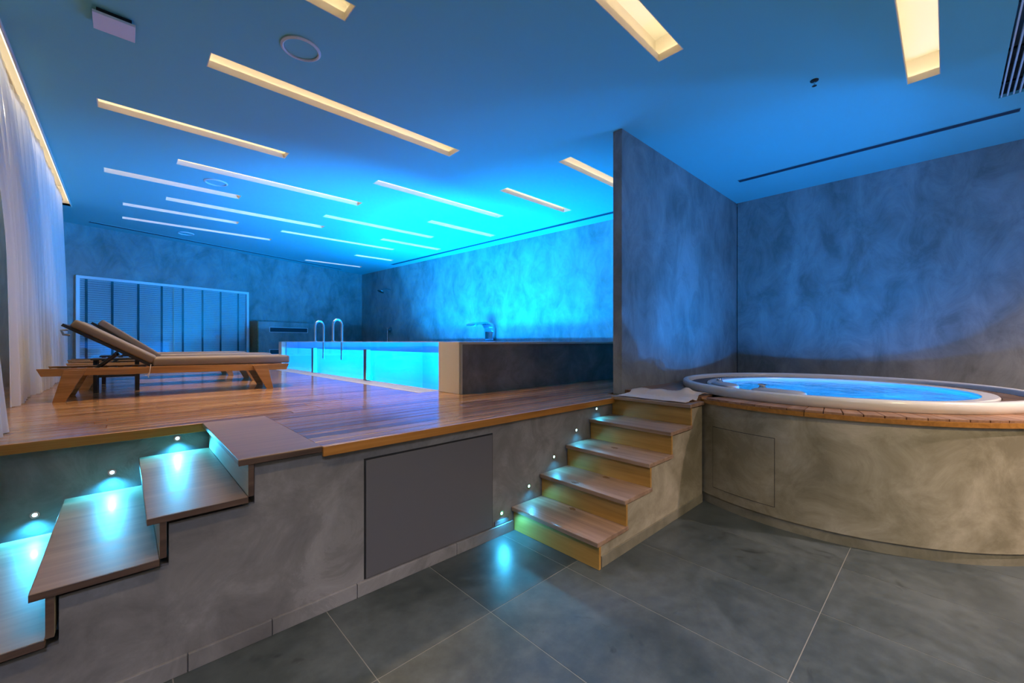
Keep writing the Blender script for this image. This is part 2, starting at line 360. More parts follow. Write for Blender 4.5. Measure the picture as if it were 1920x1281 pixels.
# skirting of the front wall, in pieces with visible joints
bb = thing('baseboard_front', 'low plaster skirting along the foot of the deck front', 'baseboard'); bb['kind'] = 'structure'
cuts = [-1.1, .21, .55, .99, 1.7, 2.255]
for a, b_ in zip(cuts, cuts[1:]): box('skirting_piece', a + .002, b_ - .002, 2.362, 2.3795, 0, .08, 'plaster_front', bb, .002)

# ------------------------------------------------------------------ deck planks
dk = thing('floor_deck', 'reddish brown hardwood deck planks around the pool', 'deck'); dk['kind'] = 'structure'
PITCH = .1145
def plank(x0, x1, y0, w=PITCH - .006):
    box('plank', x0, x1, y0, y0 + w, HP - .035, HP - random.uniform(0, .0012), 'deck', dk, .002)
y = 2.355
row = 0
while y < 13.9:
    ym = y + PITCH / 2; x1 = None
    if ym < 2.53: x0, x1 = .79, 3.88
    elif ym < 3.62: x0, x1 = .79, RWX(ym) - .02
    elif ym < 4.02: x0, x1 = -1.09, 2.66
    elif ym < 10.3: x0, x1 = -1.09, 2.40 - (ym - 4.) * .03
    else:
        x0, x1 = -1.09, RWX(ym) - .05
        s = (ym + PITCH - 11.6 + .05) / math.tan(BWANG) - .759 if ym > 11.3 else None
        if s is not None: x0 = max(x0, s + .12)
    if 3.5 < ym < 3.66: x0 = max(x0, .79) if ym < 3.62 else x0
    cutp = [x0]
    xx = x0 + random.uniform(.9, 2.6)
    while xx < x1 - .6: cutp.append(xx); xx += random.uniform(2.2, 3.4)
    cutp.append(x1)
    for a, b_ in zip(cutp, cutp[1:]):
        if b_ - a > .05: plank(a + .0015, b_ - .0015, y)
    y += PITCH; row += 1
box('edge_board', .79, 3.66, 2.335, 2.3535, HP - .055, HP - .001, 'fascia', dk, .003)
box('edge_board', -1.09, .44, 3.600, 3.6255, HP - .06, HP - .001, 'fascia', dk, .003)

# ------------------------------------------------------------------ left stairs (going down to the left)
ls = thing('staircase', 'wide brown steps going down at the left of the deck, lit by three wall lamps', 'stairs', (-.2, 3.0, 0))
def LS(o): o.matrix_parent_inverse = Matrix.Translation((.2, -3.0, 0)); return o
tx = [.40, .07, -.26, -.59, -.92]
for k in range(5):
    z = zs[k]; x1 = .785 if k == 0 else tx[k - 1] + .042
    y0, y1 = (2.345, 3.597) if k == 0 else (2.345, 3.635)
    LS(box('tread', max(tx[k], -1.09), x1, y0, y1, z - .028 + (.004 if k == 0 else 0), z + (.004 if k == 0 else 0), 'tread', ls, .003))
    if tx[k] + .04 > -1.0:
        LS(box('riser', tx[k] + .042, tx[k] + .066, 2.352 if k < 4 else 2.505, 3.62, zs[k + 1], z - .028, 'riser_pale', ls, .001))
        LS(box('end_cap', tx[k] + .0425, tx[k] + .0655, 2.346, 2.3518, zs[k + 1], z - .028, 'edge_dark', ls))
    LS(box('edge_strip', max(tx[k] + .001, -1.09), x1 - .001, 2.3395, 2.3448, z - .027, z - .0005, 'edge_dark', ls))

# step lamps
def step_lamp(x, y, z, label, group, nrm=(0, -1, 0), w=STEP_W):
    t = thing('step_light', label, 'wall light', (x, y, z), 0, group)
    bm = bmesh.new(); bm_lathe(bm, [(.011, 0), (.011, .004), (.02, .004), (.021, 0.)], seg=20)
    o = obj('bezel', bm, 'steel', t, smooth=True); o.rotation_euler.x = R(90)
    bm = bmesh.new(); bm_lathe(bm, [(0.0001, .0), (0.0001, .005), (.0105, .003), (.011, .0)], seg=16)
    o = obj('lens', bm, 'step_led', t); o.rotation_euler.x = R(90)
    lamp('step_lamp', 'SPOT', (0, -.03, 0), STEP_COL, w * 10, t, .012, (0, -.62, -.78), cone=R(150), blend=.6)
for k, (x, z) in enumerate([(.270, .826), (-.056, .660), (-.381, .481)]):
    step_lamp(x, 3.679, z, ['uppermost cyan step lamp beside the wide left steps', 'middle cyan step lamp beside the wide left steps', 'lowest cyan step lamp beside the wide left steps'][k], 'step lamps')
for k, (x, z) in enumerate([(3.394, .835), (3.071, .672), (2.753, .484), (2.437, .302), (2.134, .164)]):
    step_lamp(x, 2.379, z, ['top', 'fourth from the floor', 'third from the floor', 'second from the floor', 'lowest'][k] + ' cyan step lamp beside the narrow central stairs', 'step lamps', w=STEP_W * (.1, .1, .1, .12, .4)[k])

# grey access panel in the front wall
p = thing('access_panel', 'flat grey door panel set in the deck front', 'panel', (1.545, 2.38, .086))
box('frame_gap', -.508, .498, -.002, .0005, -.002, .716, 'dark', p)
box('door_leaf', -.499, .489, -.010, -.002, .003, .705, 'panel', p, .0015)
tag(box('cover_plate', 2.06, 2.205, 2.370, 2.3795, .085, .118, 'panel', None, .002), 'small narrow cover plate under the lowest central step lamp', 'plate')

# ------------------------------------------------------------------ right stairs (up to the tub)
rs = thing('staircase', 'narrow wooden stairs with plaster side climbing to the round tub', 'stairs', (2.9, 1.97, 0))
def RS(o): o.matrix_parent_inverse = Matrix.Translation((-2.9, -1.97, 0)); return o
fx = [2.235, 2.565, 2.91, 3.265, 3.64, 3.89]; rz = [.188 * (k + 1) for k in range(5)]
poly = [(2.285, 0)]
for k in range(5): poly += [(fx[k] + .055, rz[k] - .045), (fx[k + 1] + .055, rz[k] - .045)]
poly[1] = (2.285, rz[0] - .045); poly += [(3.945, 0)]
RS(prism('side_wall', poly, 1.578, 2.375, 'plaster_tub', 'Y', rs))
for k in range(5):
    RS(box('tread', fx[k], fx[k + 1] + (.05 if k < 4 else .062), 1.556, 2.372, rz[k] - .032, rz[k], 'tread_y', rs, .004))
    RS(box('riser', fx[k] + .024, fx[k] + .045, 1.562, 2.371, (rz[k - 1] if k else 0.001), rz[k] - .0322, 'riser', rs, .001))
RS(box('skirting', 2.30, 3.93, 1.566, 1.5775, 0, .075, 'plaster_base', rs, .002))
# worn brown patches on the treads
M['stain'] = plain('worn_brown_patch', (.16, .075, .022), .6)
for (x, y_, z) in ((3.136, 2.005, .564), (2.90, 1.938, .376), (2.61, 2.033, .376), (2.555, 2.018, .188)):
    q = []
    for k in range(14):
        a = 2 * math.pi * k / 14; rr_ = random.uniform(.55, 1.15); q.append((x + .022 * rr_ * math.cos(a), y_ + .036 * rr_ * math.sin(a)))
    RS(prism('worn_patch', q, z + .0002, z + .0009, 'stain', 'Z', rs))
# crumpled cloth on the top step
random.seed(3)
bm = bmesh.new(); nx, ny = 26, 34; gv = []
from mathutils import noise as mn
for i in range(nx + 1):
    for j in range(ny + 1):
        u, v = i / nx, j / ny
        x = 3.68 + .44 * u + .02 * math.sin(v * 5) * (u - .3) + .02 * u * (1 - v); yy = 1.62 + .70 * v - .03 * u
        h = abs(mn.noise(Vector((u * 3.1, v * 4.2, 1.7)))) * .035 + abs(mn.noise(Vector((u * 8, v * 9, 4.1)))) * .012
        h += .05 * math.exp(-((u - .75) ** 2 / .02 + (v - .22) ** 2 / .006))
        h *= min(1, 6 * u + .15) 
        st = min(1, max(0, (x - 3.885) / .06)); st = st * st * (3 - 2 * st) * .039   # climbs from the tread onto the planks
        gv.append(bm.verts.new((x, yy, .9405 + .004 + h + st)))
for i in range(nx):
    for j in range(ny):
        a = i * (ny + 1) + j; bm.faces.new([gv[a], gv[a + 1], gv[a + ny + 2], gv[a + ny + 1]])
r_ = bmesh.ops.extrude_face_region(bm, geom=list(bm.faces)); bmesh.ops.translate(bm, verts=[v for v in r_['geom'] if isinstance(v, bmesh.types.BMVert)], vec=(0, 0, .004))
tag(obj('bath_mat', bm, 'paper', None, smooth=True), 'wrinkled beige cloth mat lying on the top stair tread', 'mat')

# ------------------------------------------------------------------ whirlpool tub on its curved plinth
TC = (5.40, .85)
bm = bmesh.new(); bm_lathe(bm, [(1.2, .085), (1.60, .085), (1.60, .93), (1.2, .93)], TC, 128)
pl = struct(obj('wall_plinth', bm, 'plaster_tub', None, smooth=True), 'curved beige plaster plinth carrying the round whirlpool tub', 'plinth')
bm = bmesh.new(); bm_lathe(bm, [(1.2, 0), (1.588, 0), (1.588, .0845), (1.2, .0845)], TC, 128); obj('skirting', bm, 'plaster_base', pl, smooth=True)
obj('rear_block', (lambda b: (bm_box(b, 6.60, 7.415, -.54, 2.395, 0, .879), b)[1])(bmesh.new()), 'plaster_tub', pl)
# flush inspection hatch, following the curve
ang = lambda y: math.pi - math.asin((y - TC[1]) / 1.60)
a0, a1 = ang(1.475), ang(.95)
bm = bmesh.new(); bm_lathe(bm, [(1.59, .165), (1.6008, .165), (1.6008, .722), (1.59, .722)], TC, 24, a0, a1); h = obj('hatch_gap', bm, 'dark', pl, smooth=True)
bm = bmesh.new(); bm_lathe(bm, [(1.59, .169), (1.6025, .169), (1.6025, .718), (1.59, .718)], TC, 24, a0 + .0022, a1 - .0022); obj('hatch', bm, 'plaster_tub', pl, smooth=True)
# wooden surround
td = thing('floor_tub_deck', 'brown timber surround ringing the whirlpool tub', 'deck', (TC[0], TC[1], 0)); td['kind'] = 'structure'
def ring_piece(name, r0, r1, a, da, z0, z1, m, seg=3):
    bm = bmesh.new(); bm_lathe(bm, [(r0, z0), (r1, z0), (r1, z1), (r0, z1)], (0, 0), seg, -da / 2, da / 2)
    o = obj(name, bm, m, td, .0015); o.rotation_euler.z = a; return o
nb = 88; da = 2 * math.pi / nb; src = None
for k in range(nb):
    a = R(157) + k * da
    if a > R(305): break
    if src is None: src = o = ring_piece('deck_board', 1.38, 1.618, a, da - .0035, .9605, .978, 'deck_radial')
    else: o = src.copy(); C.objects.link(o); o.parent = td; o.rotation_euler.z = a
for a, d in ((math.pi - .33, .78), (math.pi + .455, .785), (math.pi + 1.25, .79)): ring_piece('edge_board', 1.585, 1.624, a, d, .925, .960, 'fascia', 24)
# straight planks between the partition, the stairs and the ring
yy = 1.585
while yy < 2.38:
    y1 = min(yy + .108, 2.40); q = [(3.957, yy), (3.957, y1)]
    for k in range(5):
        yk = y1 + (yy - y1) * k / 4; dy = yk - TC[1]
        q.append((TC[0] - math.sqrt(max(1.395 ** 2 - dy ** 2, 0)) if dy < 1.395 else 5.4, yk))
    if yy < 1.60: q = [p for p in q]
    prism('deck_board', [(px - TC[0], py - TC[1]) for px, py in q], .93, .978, 'deck_radial', 'Z', td, .0015)
    yy += .113
bm = bmesh.new(); bm_prism(bm, [(4.02 - TC[0], 1.60 - TC[1]), (4.02 - TC[0], 2.40 - TC[1]), (7.41 - TC[0], 2.40 - TC[1]), (7.41 - TC[0], -.55 - TC[1]), (6.22 - TC[0], -.55 - TC[1])] +
     [(1.3 * math.cos(t), 1.3 * math.sin(t)) for t in [R(-50) + R(200) * k / 30 for k in range(31)]], .88, .9195, 'Z')
obj('deck_base', bm, 'slat_dark', td)

tub = thing('whirlpool_tub', 'round white whirlpool tub filled with glowing blue water', 'hot tub', (TC[0], TC[1], 0))
def TB(name, prof, m, seg=128, closed=True):
    bm = bmesh.new(); bm_lathe(bm, prof, (0, 0), seg, closed=closed); return obj(name, bm, m, tub, smooth=True)
RZ = 1.065
TB('rim', [(1.405, .9795), (1.42, 1.0), (1.425, 1.035), (1.42, 1.055), (1.408, RZ), (1.372, RZ + .002), (1.358, 1.058), (1.352, 1.04), (1.352, .97)], 'white')
TB('channel', [(1.345, .96), (1.345, .985), (1.17, .985), (1.17, .96)], 'dark')
TB('basin', [(1.165, .975), (1.165, 1.022), (1.155, 1.032), (1.06, 1.026), (1.05, 1.005), (1.055, .985), (1.12, .95), (1.125, .55), (1.05, .42), (.9, .36), (.0001, .34), (.0001, .30), (1.0, .32), (1.16, .5), (1.165, .9)], 'white')
ns = 96; src = None
for k in range(ns):
    if src is None:
        bm = bmesh.new(); bm_box(bm, 1.172, 1.348, -.032, .032, .986, 1.018)
        src = o = obj('slat', bm, 'slat_dark', tub, .003)
    else: o = src.copy(); C.objects.link(o); o.parent = tub
    o.rotation_euler.z = 2 * math.pi * k / ns
# headrests with chrome valves
def pad(a, rr, L_, w_):
    bm = bmesh.new(); n = 20; top = []; bot = []
    for k in range(n):
        t = 2 * math.pi * k / n; x = math.copysign(abs(math.cos(t)) ** .55, math.cos(t)) * w_; yv = math.copysign(abs(math.sin(t)) ** .55, math.sin(t)) * L_
        top.append((x, yv)); 
    prof = [(1.0, -.019), (1.03, .0), (1.0, .022), (.85, .034), (.0, .038)]
    rings = [[bm.verts.new((p[0] * s, p[1] * s, z)) for p in top] for s, z in prof[:-1]]; c = bm.verts.new((0, 0, .038))
    for A, B in zip(rings, rings[1:]):
        for k in range(n): bm.faces.new([A[k], A[(k + 1) % n], B[(k + 1) % n], B[k]])
    for k in range(n): bm.faces.new([rings[-1][k], rings[-1][(k + 1) % n], c])
    bm.faces.new(rings[0][::-1])
    o = obj('headrest', bm, 'grey_pad', tub, smooth=True); o.location = (rr * math.cos(a), rr * math.sin(a), 1.022); o.rotation_euler.z = a
    bm = bmesh.new(); bm_lathe(bm, [(.0001, .0), (.035, .0), (.035, .012), (.026, .018), (.024, .034), (.0001, .036)], seg=20)
    for q in range(3): bm_box(bm, -.004 + .02 * (q - 1), .004 + .02 * (q - 1), -.026, .026, .03, .042)
    v = obj('valve', bm, 'steel', o, smooth=True); v.location = (0, -L_ * .62, .034)
pad(R(133), 1.07, .20, .085); pad(R(168), 1.05, .22, .085)
tw = bmesh.new(); bm_lathe(tw, [(.0001, 1.0), (1.0485, 1.0), (1.0485, .996), (.0001, .996)], TC, 128)
tag(obj('tub_water', tw, 'tub_water'), 'bubbling blue lit water in the round tub', 'water', None, 'stuff')
# underwater lamps of the tub
for k, (a, z, w) in enumerate([(R(233), .62, 1.0), (R(200), .60, .5), (R(262), .62, .45)]):
    bm = bmesh.new(); bm_lathe(bm, [(.0001, 0), (.05, 0), (.055, .006), (.0001, .010)], seg=20)
    o = obj('lamp_lens', bm, 'pool_led', tub, smooth=True); rr = 1.122
    o.location = (rr * math.cos(a), rr * math.sin(a), z); d = Vector((-math.cos(a), -math.sin(a), .25)); o.rotation_euler = d.to_track_quat('Z', 'Y').to_euler()
    lamp('tub_lamp', 'AREA', (1.10 * math.cos(a), 1.10 * math.sin(a), z), TUB_COL, TUB_W * w, tub, .09, (-math.cos(a), -math.sin(a), .35))

# ------------------------------------------------------------------ swimming pool
pool = thing('swimming_pool', 'glass-fronted swimming pool glowing cyan beyond the deck', 'pool', (4.4, 7.0, 0))
def PL(o): o.matrix_parent_inverse = Matrix.Translation((-4.4, -7.0, 0)); return o
GX = lambda y: 2.70 - .030 * (y - 4.03)
PT = 1.497
PL(prism('side_wall', [(2.665, 3.645), (6.70, 3.56), (6.70, 3.98), (2.665, 4.03)], HP - .03, PT - .03, 'plaster_front', 'Z', pool))
PL(prism('end_facing', [(2.645, 3.638), (2.664, 3.638), (2.664, 4.04), (2.645, 4.04)], HP - .0, PT, 'stone', 'Z', pool, .003))
PL(prism('corner_trim', [(2.6645, 3.628), (2.685, 3.628), (2.685, 3.644), (2.6645, 3.644)], HP, PT - .0005, 'stone', 'Z', pool, .002))
PL(prism('coping', [(2.665, 3.628), (6.70, 3.545), (6.70, 4.03), (2.665, 4.06)], PT - .0285, PT, 'stone', 'Z', pool, .003))
PL(prism('far_wall', [(GX(9.95) - .03, 9.95), (RWX(9.95) - .02, 9.95), (RWX(10.15) - .02, 10.15), (GX(10.15) - .03, 10.15)], HP - .1, PT, 'stone', 'Z', pool, .003))
PL(prism('rear_coping', [(RWX(4.05) - .30, 4.07), (RWX(4.05) - .012, 4.07), (RWX(9.9) - .012, 9.94), (RWX(9.9) - .30, 9.94)], PT - .12, PT, 'pool_in', 'Z', pool, .004))
bm = bmesh.new(); x0, x1, y0, y1, zb, zt = 2.56, 6.12, 4.07, 9.945, .1, PT - .125
bm_prism(bm, [(2.6, 4.04), (RWX(4.04) - .13, 4.04), (RWX(9.95) - .13, 9.95), (2.5, 9.95)], .02, .1, 'Z')
bm_prism(bm, [(RWX(4.05) - .28, 4.065), (RWX(4.05) - .13, 4.065), (RWX(9.9) - .13, 9.945), (RWX(9.9) - .28, 9.945)], .1, zt, 'Z')
bm_box(bm, 2.74, 6.4, 4.032, 4.062, .1, PT - .03); bm_box(bm, 2.58, 6.2, 9.915, 9.948, .1, PT - .002)
bm_prism(bm, [(GX(4.05) + .035, 4.065), (GX(4.05) - .002, 4.065), (GX(9.9) - .002, 9.91), (GX(9.9) + .035, 9.91)], .1, HP - .02, 'Z')
PL(obj('basin', bm, 'pool_in', pool))
ends = [4.045, 5.87, 7.98, 9.945]
for a, b_ in zip(ends, ends[1:]):
    PL(prism('glass_panel', [(GX(a) + .0, a + .03), (GX(a) + .022, a + .03), (GX(b_) + .022, b_ - .03), (GX(b_) + .0, b_ - .03)], HP - .015, PT - .004, 'glass', 'Z', pool))
for yv in ends[1:3]:
    bm = bmesh.new(); bm_box(bm, GX(yv) - .075, GX(yv) - .008, yv - .05, yv + .05, HP + .0035, 1.385); PL(obj('post', bm, 'dark_steel', pool, .004))
# top edge strip of the glass (polished edge)
PL(prism('glass_edge', [(GX(4.05) - .001, 4.06), (GX(4.05) + .023, 4.06), (GX(9.9) + .023, 9.94), (GX(9.9) - .001, 9.94)], PT - .004, PT + .002, 'white', 'Z', pool))
# underwater lamps: round lenses on the rear wall and the floor
for k, yv in enumerate((4.9, 5.8, 6.7, 7.7, 8.9)):
    for (xx, zz, d, w, spr) in ((RWX(yv) - 1.3, .12, (.30, 0, 1), .42, R(130)), (GX(yv) + .08, .62, (1, -.05, .48), .95, R(112))):
        bm = bmesh.new(); bm_lathe(bm, [(.0001, 0), (.10, 0), (.11, -.015), (.0001, -.015)], seg=24)
        o = obj('lamp_lens', bm, 'pool_led', pool, smooth=True); o.location = (xx - 4.4, yv - 7.0, zz); o.rotation_euler = Vector(d).to_track_quat('Z', 'Y').to_euler()
        fall = (.85, 1.0, 1.1, 1.2, 1.2)[k]
        lamp('pool_lamp', 'AREA', (xx - 4.4, yv - 7.0, zz + .02), POOL_UP if w < .5 else POOL_COL, POOL_W * w * fall, pool, .5, d, spr)
for xx in (3.4, 4.6, 5.8):
    bm = bmesh.new(); bm_lathe(bm, [(.0001, 0), (.10, 0), (.11, -.015), (.0001, -.015)], seg=24)
    o = obj('lamp_lens', bm, 'pool_led', pool, smooth=True); o.location = (xx - 4.4, 4.085 - 7.0, .7); o.rotation_euler = Vector((0, 1, .1)).to_track_quat('Z', 'Y').to_euler()
    lamp('pool_lamp', 'AREA', (xx - 4.4, 4.11 - 7.0, .7), POOL_COL, POOL_W * 2.2, pool, .4, (-.1, 1, .38), R(110))
bm = bmesh.new(); bm_prism(bm, [(GX(4.07) + .024, 4.066), (RWX(4.05) - .29, 4.066), (RWX(9.9) - .29, 9.91), (GX(9.9) + .024, 9.91)], 1.366, 1.370, 'Z')
tag(obj('pool_water', bm, 'water'), 'clear cyan lit water filling the glass-fronted pool', 'water', None, 'stuff')
# overflow grate in front of the glass
gr = thing('drain_grate', 'narrow slotted overflow grate in the deck below the pool glass', 'grate', (2.5, 7, HP))
def GR(o): o.matrix_parent_inverse = Matrix.Translation((-2.5, -7, -HP)); return o
for q0, q1, ye in ((-.30, -.27, 10.2), (-.035, -.005, 9.94)):
    GR(prism('edge_rail', [(GX(4.05) + q0, 4.05), (GX(4.05) + q1, 4.05), (GX(ye) + q1, ye), (GX(ye) + q0, ye)], HP - .03, HP + .003, 'stone', 'Z', gr, .002))
bm = bmesh.new(); yv = 4.07
while yv < 10.18:
    bm_box(bm, GX(yv) - .268, GX(yv) - .037, yv, yv + .024, HP - .03, HP - .001); yv += .036
o = GR(obj('bars', bm, 'stone', gr)); o['kind'] = 'stuff'
GR(prism('channel_floor', [(GX(4.05) - .27, 4.05), (GX(4.05) - .035, 4.05), (GX(10.2) - .035, 10.2), (GX(10.2) - .27, 10.2)], HP - .06, HP - .05, 'dark', 'Z', gr))
# ladder: two hoops and treads
for yv, lb in ((8.08, 'hooped chrome pool handrail, farther of the two'), (7.25, 'hooped chrome pool handrail, closer of the two')):
    ld = thing('pool_handrail', lb, 'handrail', (GX(yv) + .03, yv, PT + .003), 0, 'chrome handrails at the pool glass')
    pts = [(-.02, 0, .0), (-.02, 0, .28)] + [(.055 - .075 * math.cos(t), 0, .28 + .10 * math.sin(t)) for t in [math.pi * k / 12 for k in range(1, 12)]] + [(.13, 0, .28), (.13, 0, -.1), (.13, 0, -.32)]
    bm = bmesh.new(); bm_tube(bm, pts, .020, 12); o = obj('rail', bm, 'steel', ld, smooth=True)
    bm = bmesh.new(); bm_lathe(bm, [(.0001, 0), (.04, 0), (.036, .012), (.0001, .014)], seg=20); q = obj('base_flange', bm, 'steel', ld, smooth=True); q.location = (-.02, 0, .0)
# blade fountain on the rear coping
sp = thing('water_spout', 'curved chrome blade fountain on the rear pool edge', 'spout', (RWX(7.5) - .15, 7.5, PT + .0015)); sp.scale = (1.2, 1.2, 1.2)
path = [(.04, .018), (.05, .10), (.055, .20), (.03, .29), (-.03, .345), (-.12, .365), (-.24, .36), (-.36, .335), (-.42, .315)]
bm = bmesh.new(); Lr = []
for i, (px, pz) in enumerate(path):
    w = .10 + .05 * min(1, i / 5); t = .03 if i < 4 else .018
    nx_ = path[min(i + 1, 8)][0] - path[max(i - 1, 0)][0]; nz_ = path[min(i + 1, 8)][1] - path[max(i - 1, 0)][1]; ln = math.hypot(nx_, nz_); a_, b_ = -nz_ / ln * t, nx_ / ln * t
    Lr.append([bm.verts.new(q) for q in ((px + a_, -w, pz + b_), (px + a_, w, pz + b_), (px - a_, w, pz - b_), (px - a_, -w, pz - b_))])
for A, B in zip(Lr, Lr[1:]):
    for k in range(4): bm.faces.new([A[k], A[(k + 1) % 4], B[(k + 1) % 4], B[k]])
bm.faces.new(Lr[0]); bm.faces.new(Lr[-1][::-1]); obj('blade', bm, 'steel', sp, .004, True)
box('base_plate', -.03, .11, -.14, .14, 0, .012, 'steel', sp, .003)
# shower on the rear wall beyond the pool
yv = 12.0; sh = thing('wall_shower', 'small dark shower fitting on the far cyan wall corner', 'shower', (RWX(yv), yv, 0))
bm = bmesh.new(); bm_tube(bm, [(-.005, 0, 3.12), (-.18, 0, 3.14), (-.32, 0, 3.08)], .015, 8); obj('arm', bm, 'dark_steel', sh, smooth=True)
bm = bmesh.new(); bm_lathe(bm, [(.0001, .05), (.03, .04), (.11, .0), (.105, -.015), (.0001, -.015)], seg=24); o = obj('head', bm, 'dark_steel', sh, smooth=True); o.location = (-.33, 0, 3.05); o.rotation_euler.y = R(25)
bm = bmesh.new(); bm_lathe(bm, [(.0001, 0), (.10, 0), (.10, .02), (.04, .03), (.035, .09), (.0001, .09)], seg=24); o = obj('valve', bm, 'dark_steel', sh, smooth=True); o.location = (-.005, 0, 1.87); o.rotation_euler.y = R(-90)
bm = bmesh.new(); bm_tube(bm, [(-.04, .14, 1.93), (-.04, .14, 1.3)], .018, 8); obj('riser_pipe', bm, 'steel', sh, smooth=True)

# ------------------------------------------------------------------ far wall: window with blind, air conditioner casing
wn = thing('window_1', 'wide white framed window with closed slatted blind', 'window', (BWA.x, BWA.y, 0), BWANG); wn['kind'] = 'structure'
s0, s1, z0, z1 = .06, 3.285, 1.10, 2.795
fw_ = .055
for nme, a in (('frame_head', (s0, s1, -.07, -.001, z1 - fw_, z1)), ('frame_foot', (s0, s1, -.07, -.001, z0, z0 + fw_)), ('frame_jamb', (s0, s0 + fw_, -.07, -.001, z0 + fw_, z1 - fw_)), ('frame_jamb', (s1 - fw_, s1, -.07, -.001, z0 + fw_, z1 - fw_))):
    box(nme, *a, 'white_paint', wn, .003)
box('backing', s0 + fw_, s1 - fw_, -.006, -.001, z0 + fw_, z1 - fw_, 'dark', wn)
mids = (s0 + fw_, 1.64, s1 - fw_)
for a, b_ in zip(mids, mids[1:]): box('pane', a + .002, b_ - .002, -.056, -.050, z0 + fw_ + .001, z1 - fw_ - .001, 'window_glass', wn)
bm = bmesh.new(); bm_tube(bm, [(1.64, -.060, z0 + .08), (1.64, -.060, z1 - .07)], .006, 6); obj('bead_chain', bm, 'cord', wn)
sl = None; zz = z0 + fw_ + .02
while zz < z1 - fw_ - .02:
    if sl is None:
        bm = bmesh.new(); v = [bm.verts.new(p) for p in ((s0 + fw_ + .01, -.014, .021), (s1 - fw_ - .01, -.014, .021), (s1 - fw_ - .01, -.030, -.019), (s0 + fw_ + .01, -.030, -.019))]
        bm.faces.new(v); r_ = bmesh.ops.extrude_face_region(bm, geom=list(bm.faces)); bmesh.ops.translate(bm, verts=[q for q in r_['geom'] if isinstance(q, bmesh.types.BMVert)], vec=(0, -.002, .001))
        sl = o = obj('slat', bm, 'blind', wn)
    else: o = sl.copy(); C.objects.link(o); o.parent = wn
    o.location.z = zz; zz += .044
for s in (.215, .60, 1.02, 1.43, 1.83, 2.23, 2.625, 3.035): box('tape', s - .019, s + .019, -.0375, -.0345, z0 + fw_ + .005, z1 - fw_ - .005, 'tape', wn)

ac = thing('air_conditioner_casing', 'boxy plaster casing with two slotted air vents beside the window', 'cabinet', (BWA.x, BWA.y, 0), BWANG)
box('body', 3.37, 4.95, -.34, -.001, HP, 2.03, 'plaster_room', ac, .003)
box('side_panel', 3.345, 3.3695, -.36, -.001, HP, 2.04, 'teak', ac, .002)
for zc in (1.82, 1.22):
    for nme, a in (('vent_frame', (3.66, 4.78, zc + .058, zc + .07)), ('vent_frame', (3.66, 4.78, zc - .07, zc - .058)), ('vent_frame', (3.66, 3.675, zc - .058, zc + .058)), ('vent_frame', (4.765, 4.78, zc - .058, zc + .058))):
        box(nme, a[0], a[1], -.348, -.3405, a[2], a[3], 'white_paint', ac)
    box('vent_opening', 3.676, 4.764, -.343, -.3405, zc - .057, zc + .057, 'slot', ac)
    for q in (-.035, -.01, .015, .04): box('louver', 3.677, 4.763, -.347, -.3435, zc + q - .006, zc + q + .004, 'slot', ac)

# ------------------------------------------------------------------ ceiling lights
SLOT_FILLS = {0: 1.3, 1: 1.5, 5: .7, 6: .9, 10: .4, 11: .5, 19: 1.3}
def ceiling_light(i, x0, x1, y0, y1, label):
    cxm, cym = (x0 + x1) / 2, (y0 + y1) / 2
    t = thing('ceiling_light', label, 'ceiling light', (cxm, cym, HC), 0, 'recessed ceiling slots'); a, b_ = (x1 - x0) / 2, (y1 - y0) / 2
    zl = .06; zr = .24; e_ = .065; th = .012
    bm = bmesh.new()
    # lip: four boards lining the opening
    a -= .006; b_ -= .006; th = .0055
    bm_box(bm, -a - th, a + th, -b_ - th, -b_, .0, zl); bm_box(bm, -a - th, a + th, b_, b_ + th, .0, zl)
    bm_box(bm, -a - th, -a, -b_, b_, .0, zl); bm_box(bm, a, a + th, -b_, b_, .0, zl)
    obj('lip', bm, 'cream', t)
    bm = bmesh.new(); A, B = a + e_, b_ + e_
    bm_box(bm, -A, A, -B - th, -B, .031, zr); bm_box(bm, -A, A, B, B + th, .031, zr); bm_box(bm, -A - th, -A, -B, B, .031, zr); bm_box(bm, A, A + th, -B, B, .031, zr)
    bm_box(bm, -A, A, -B, B, zr, zr + th)
    bm_box(bm, -A, A, -B, -b_ - th, .031, .036); bm_box(bm, -A, A, b_ + th, B, .031, .036)
    obj('housing', bm, 'cream', t)
    for sgn in (-1, 1):
        bm = bmesh.new(); yc = sgn * (b_ + .042); bm_box(bm, -a, a, yc - .008, yc + .008, .041, .052); obj('led_strip', bm, 'led', t)
        bm = bmesh.new(); xc = sgn * (a + .042); bm_box(bm, xc - .008, xc + .008, -b_, b_, .041, .052); obj('led_strip', bm, 'led', t)
    if i in SLOT_FILLS: lamp('slot_fill', 'AREA', (0, 0, .006), (1., .70, .37), SLOT_FILL_W * SLOT_FILLS[i] * (x1 - x0), t, 2 * a - .02, (0, 0, -1), R(98), 2 * b_ - .02)  # extra warm area lamp, added inside the slot to brighten the deck
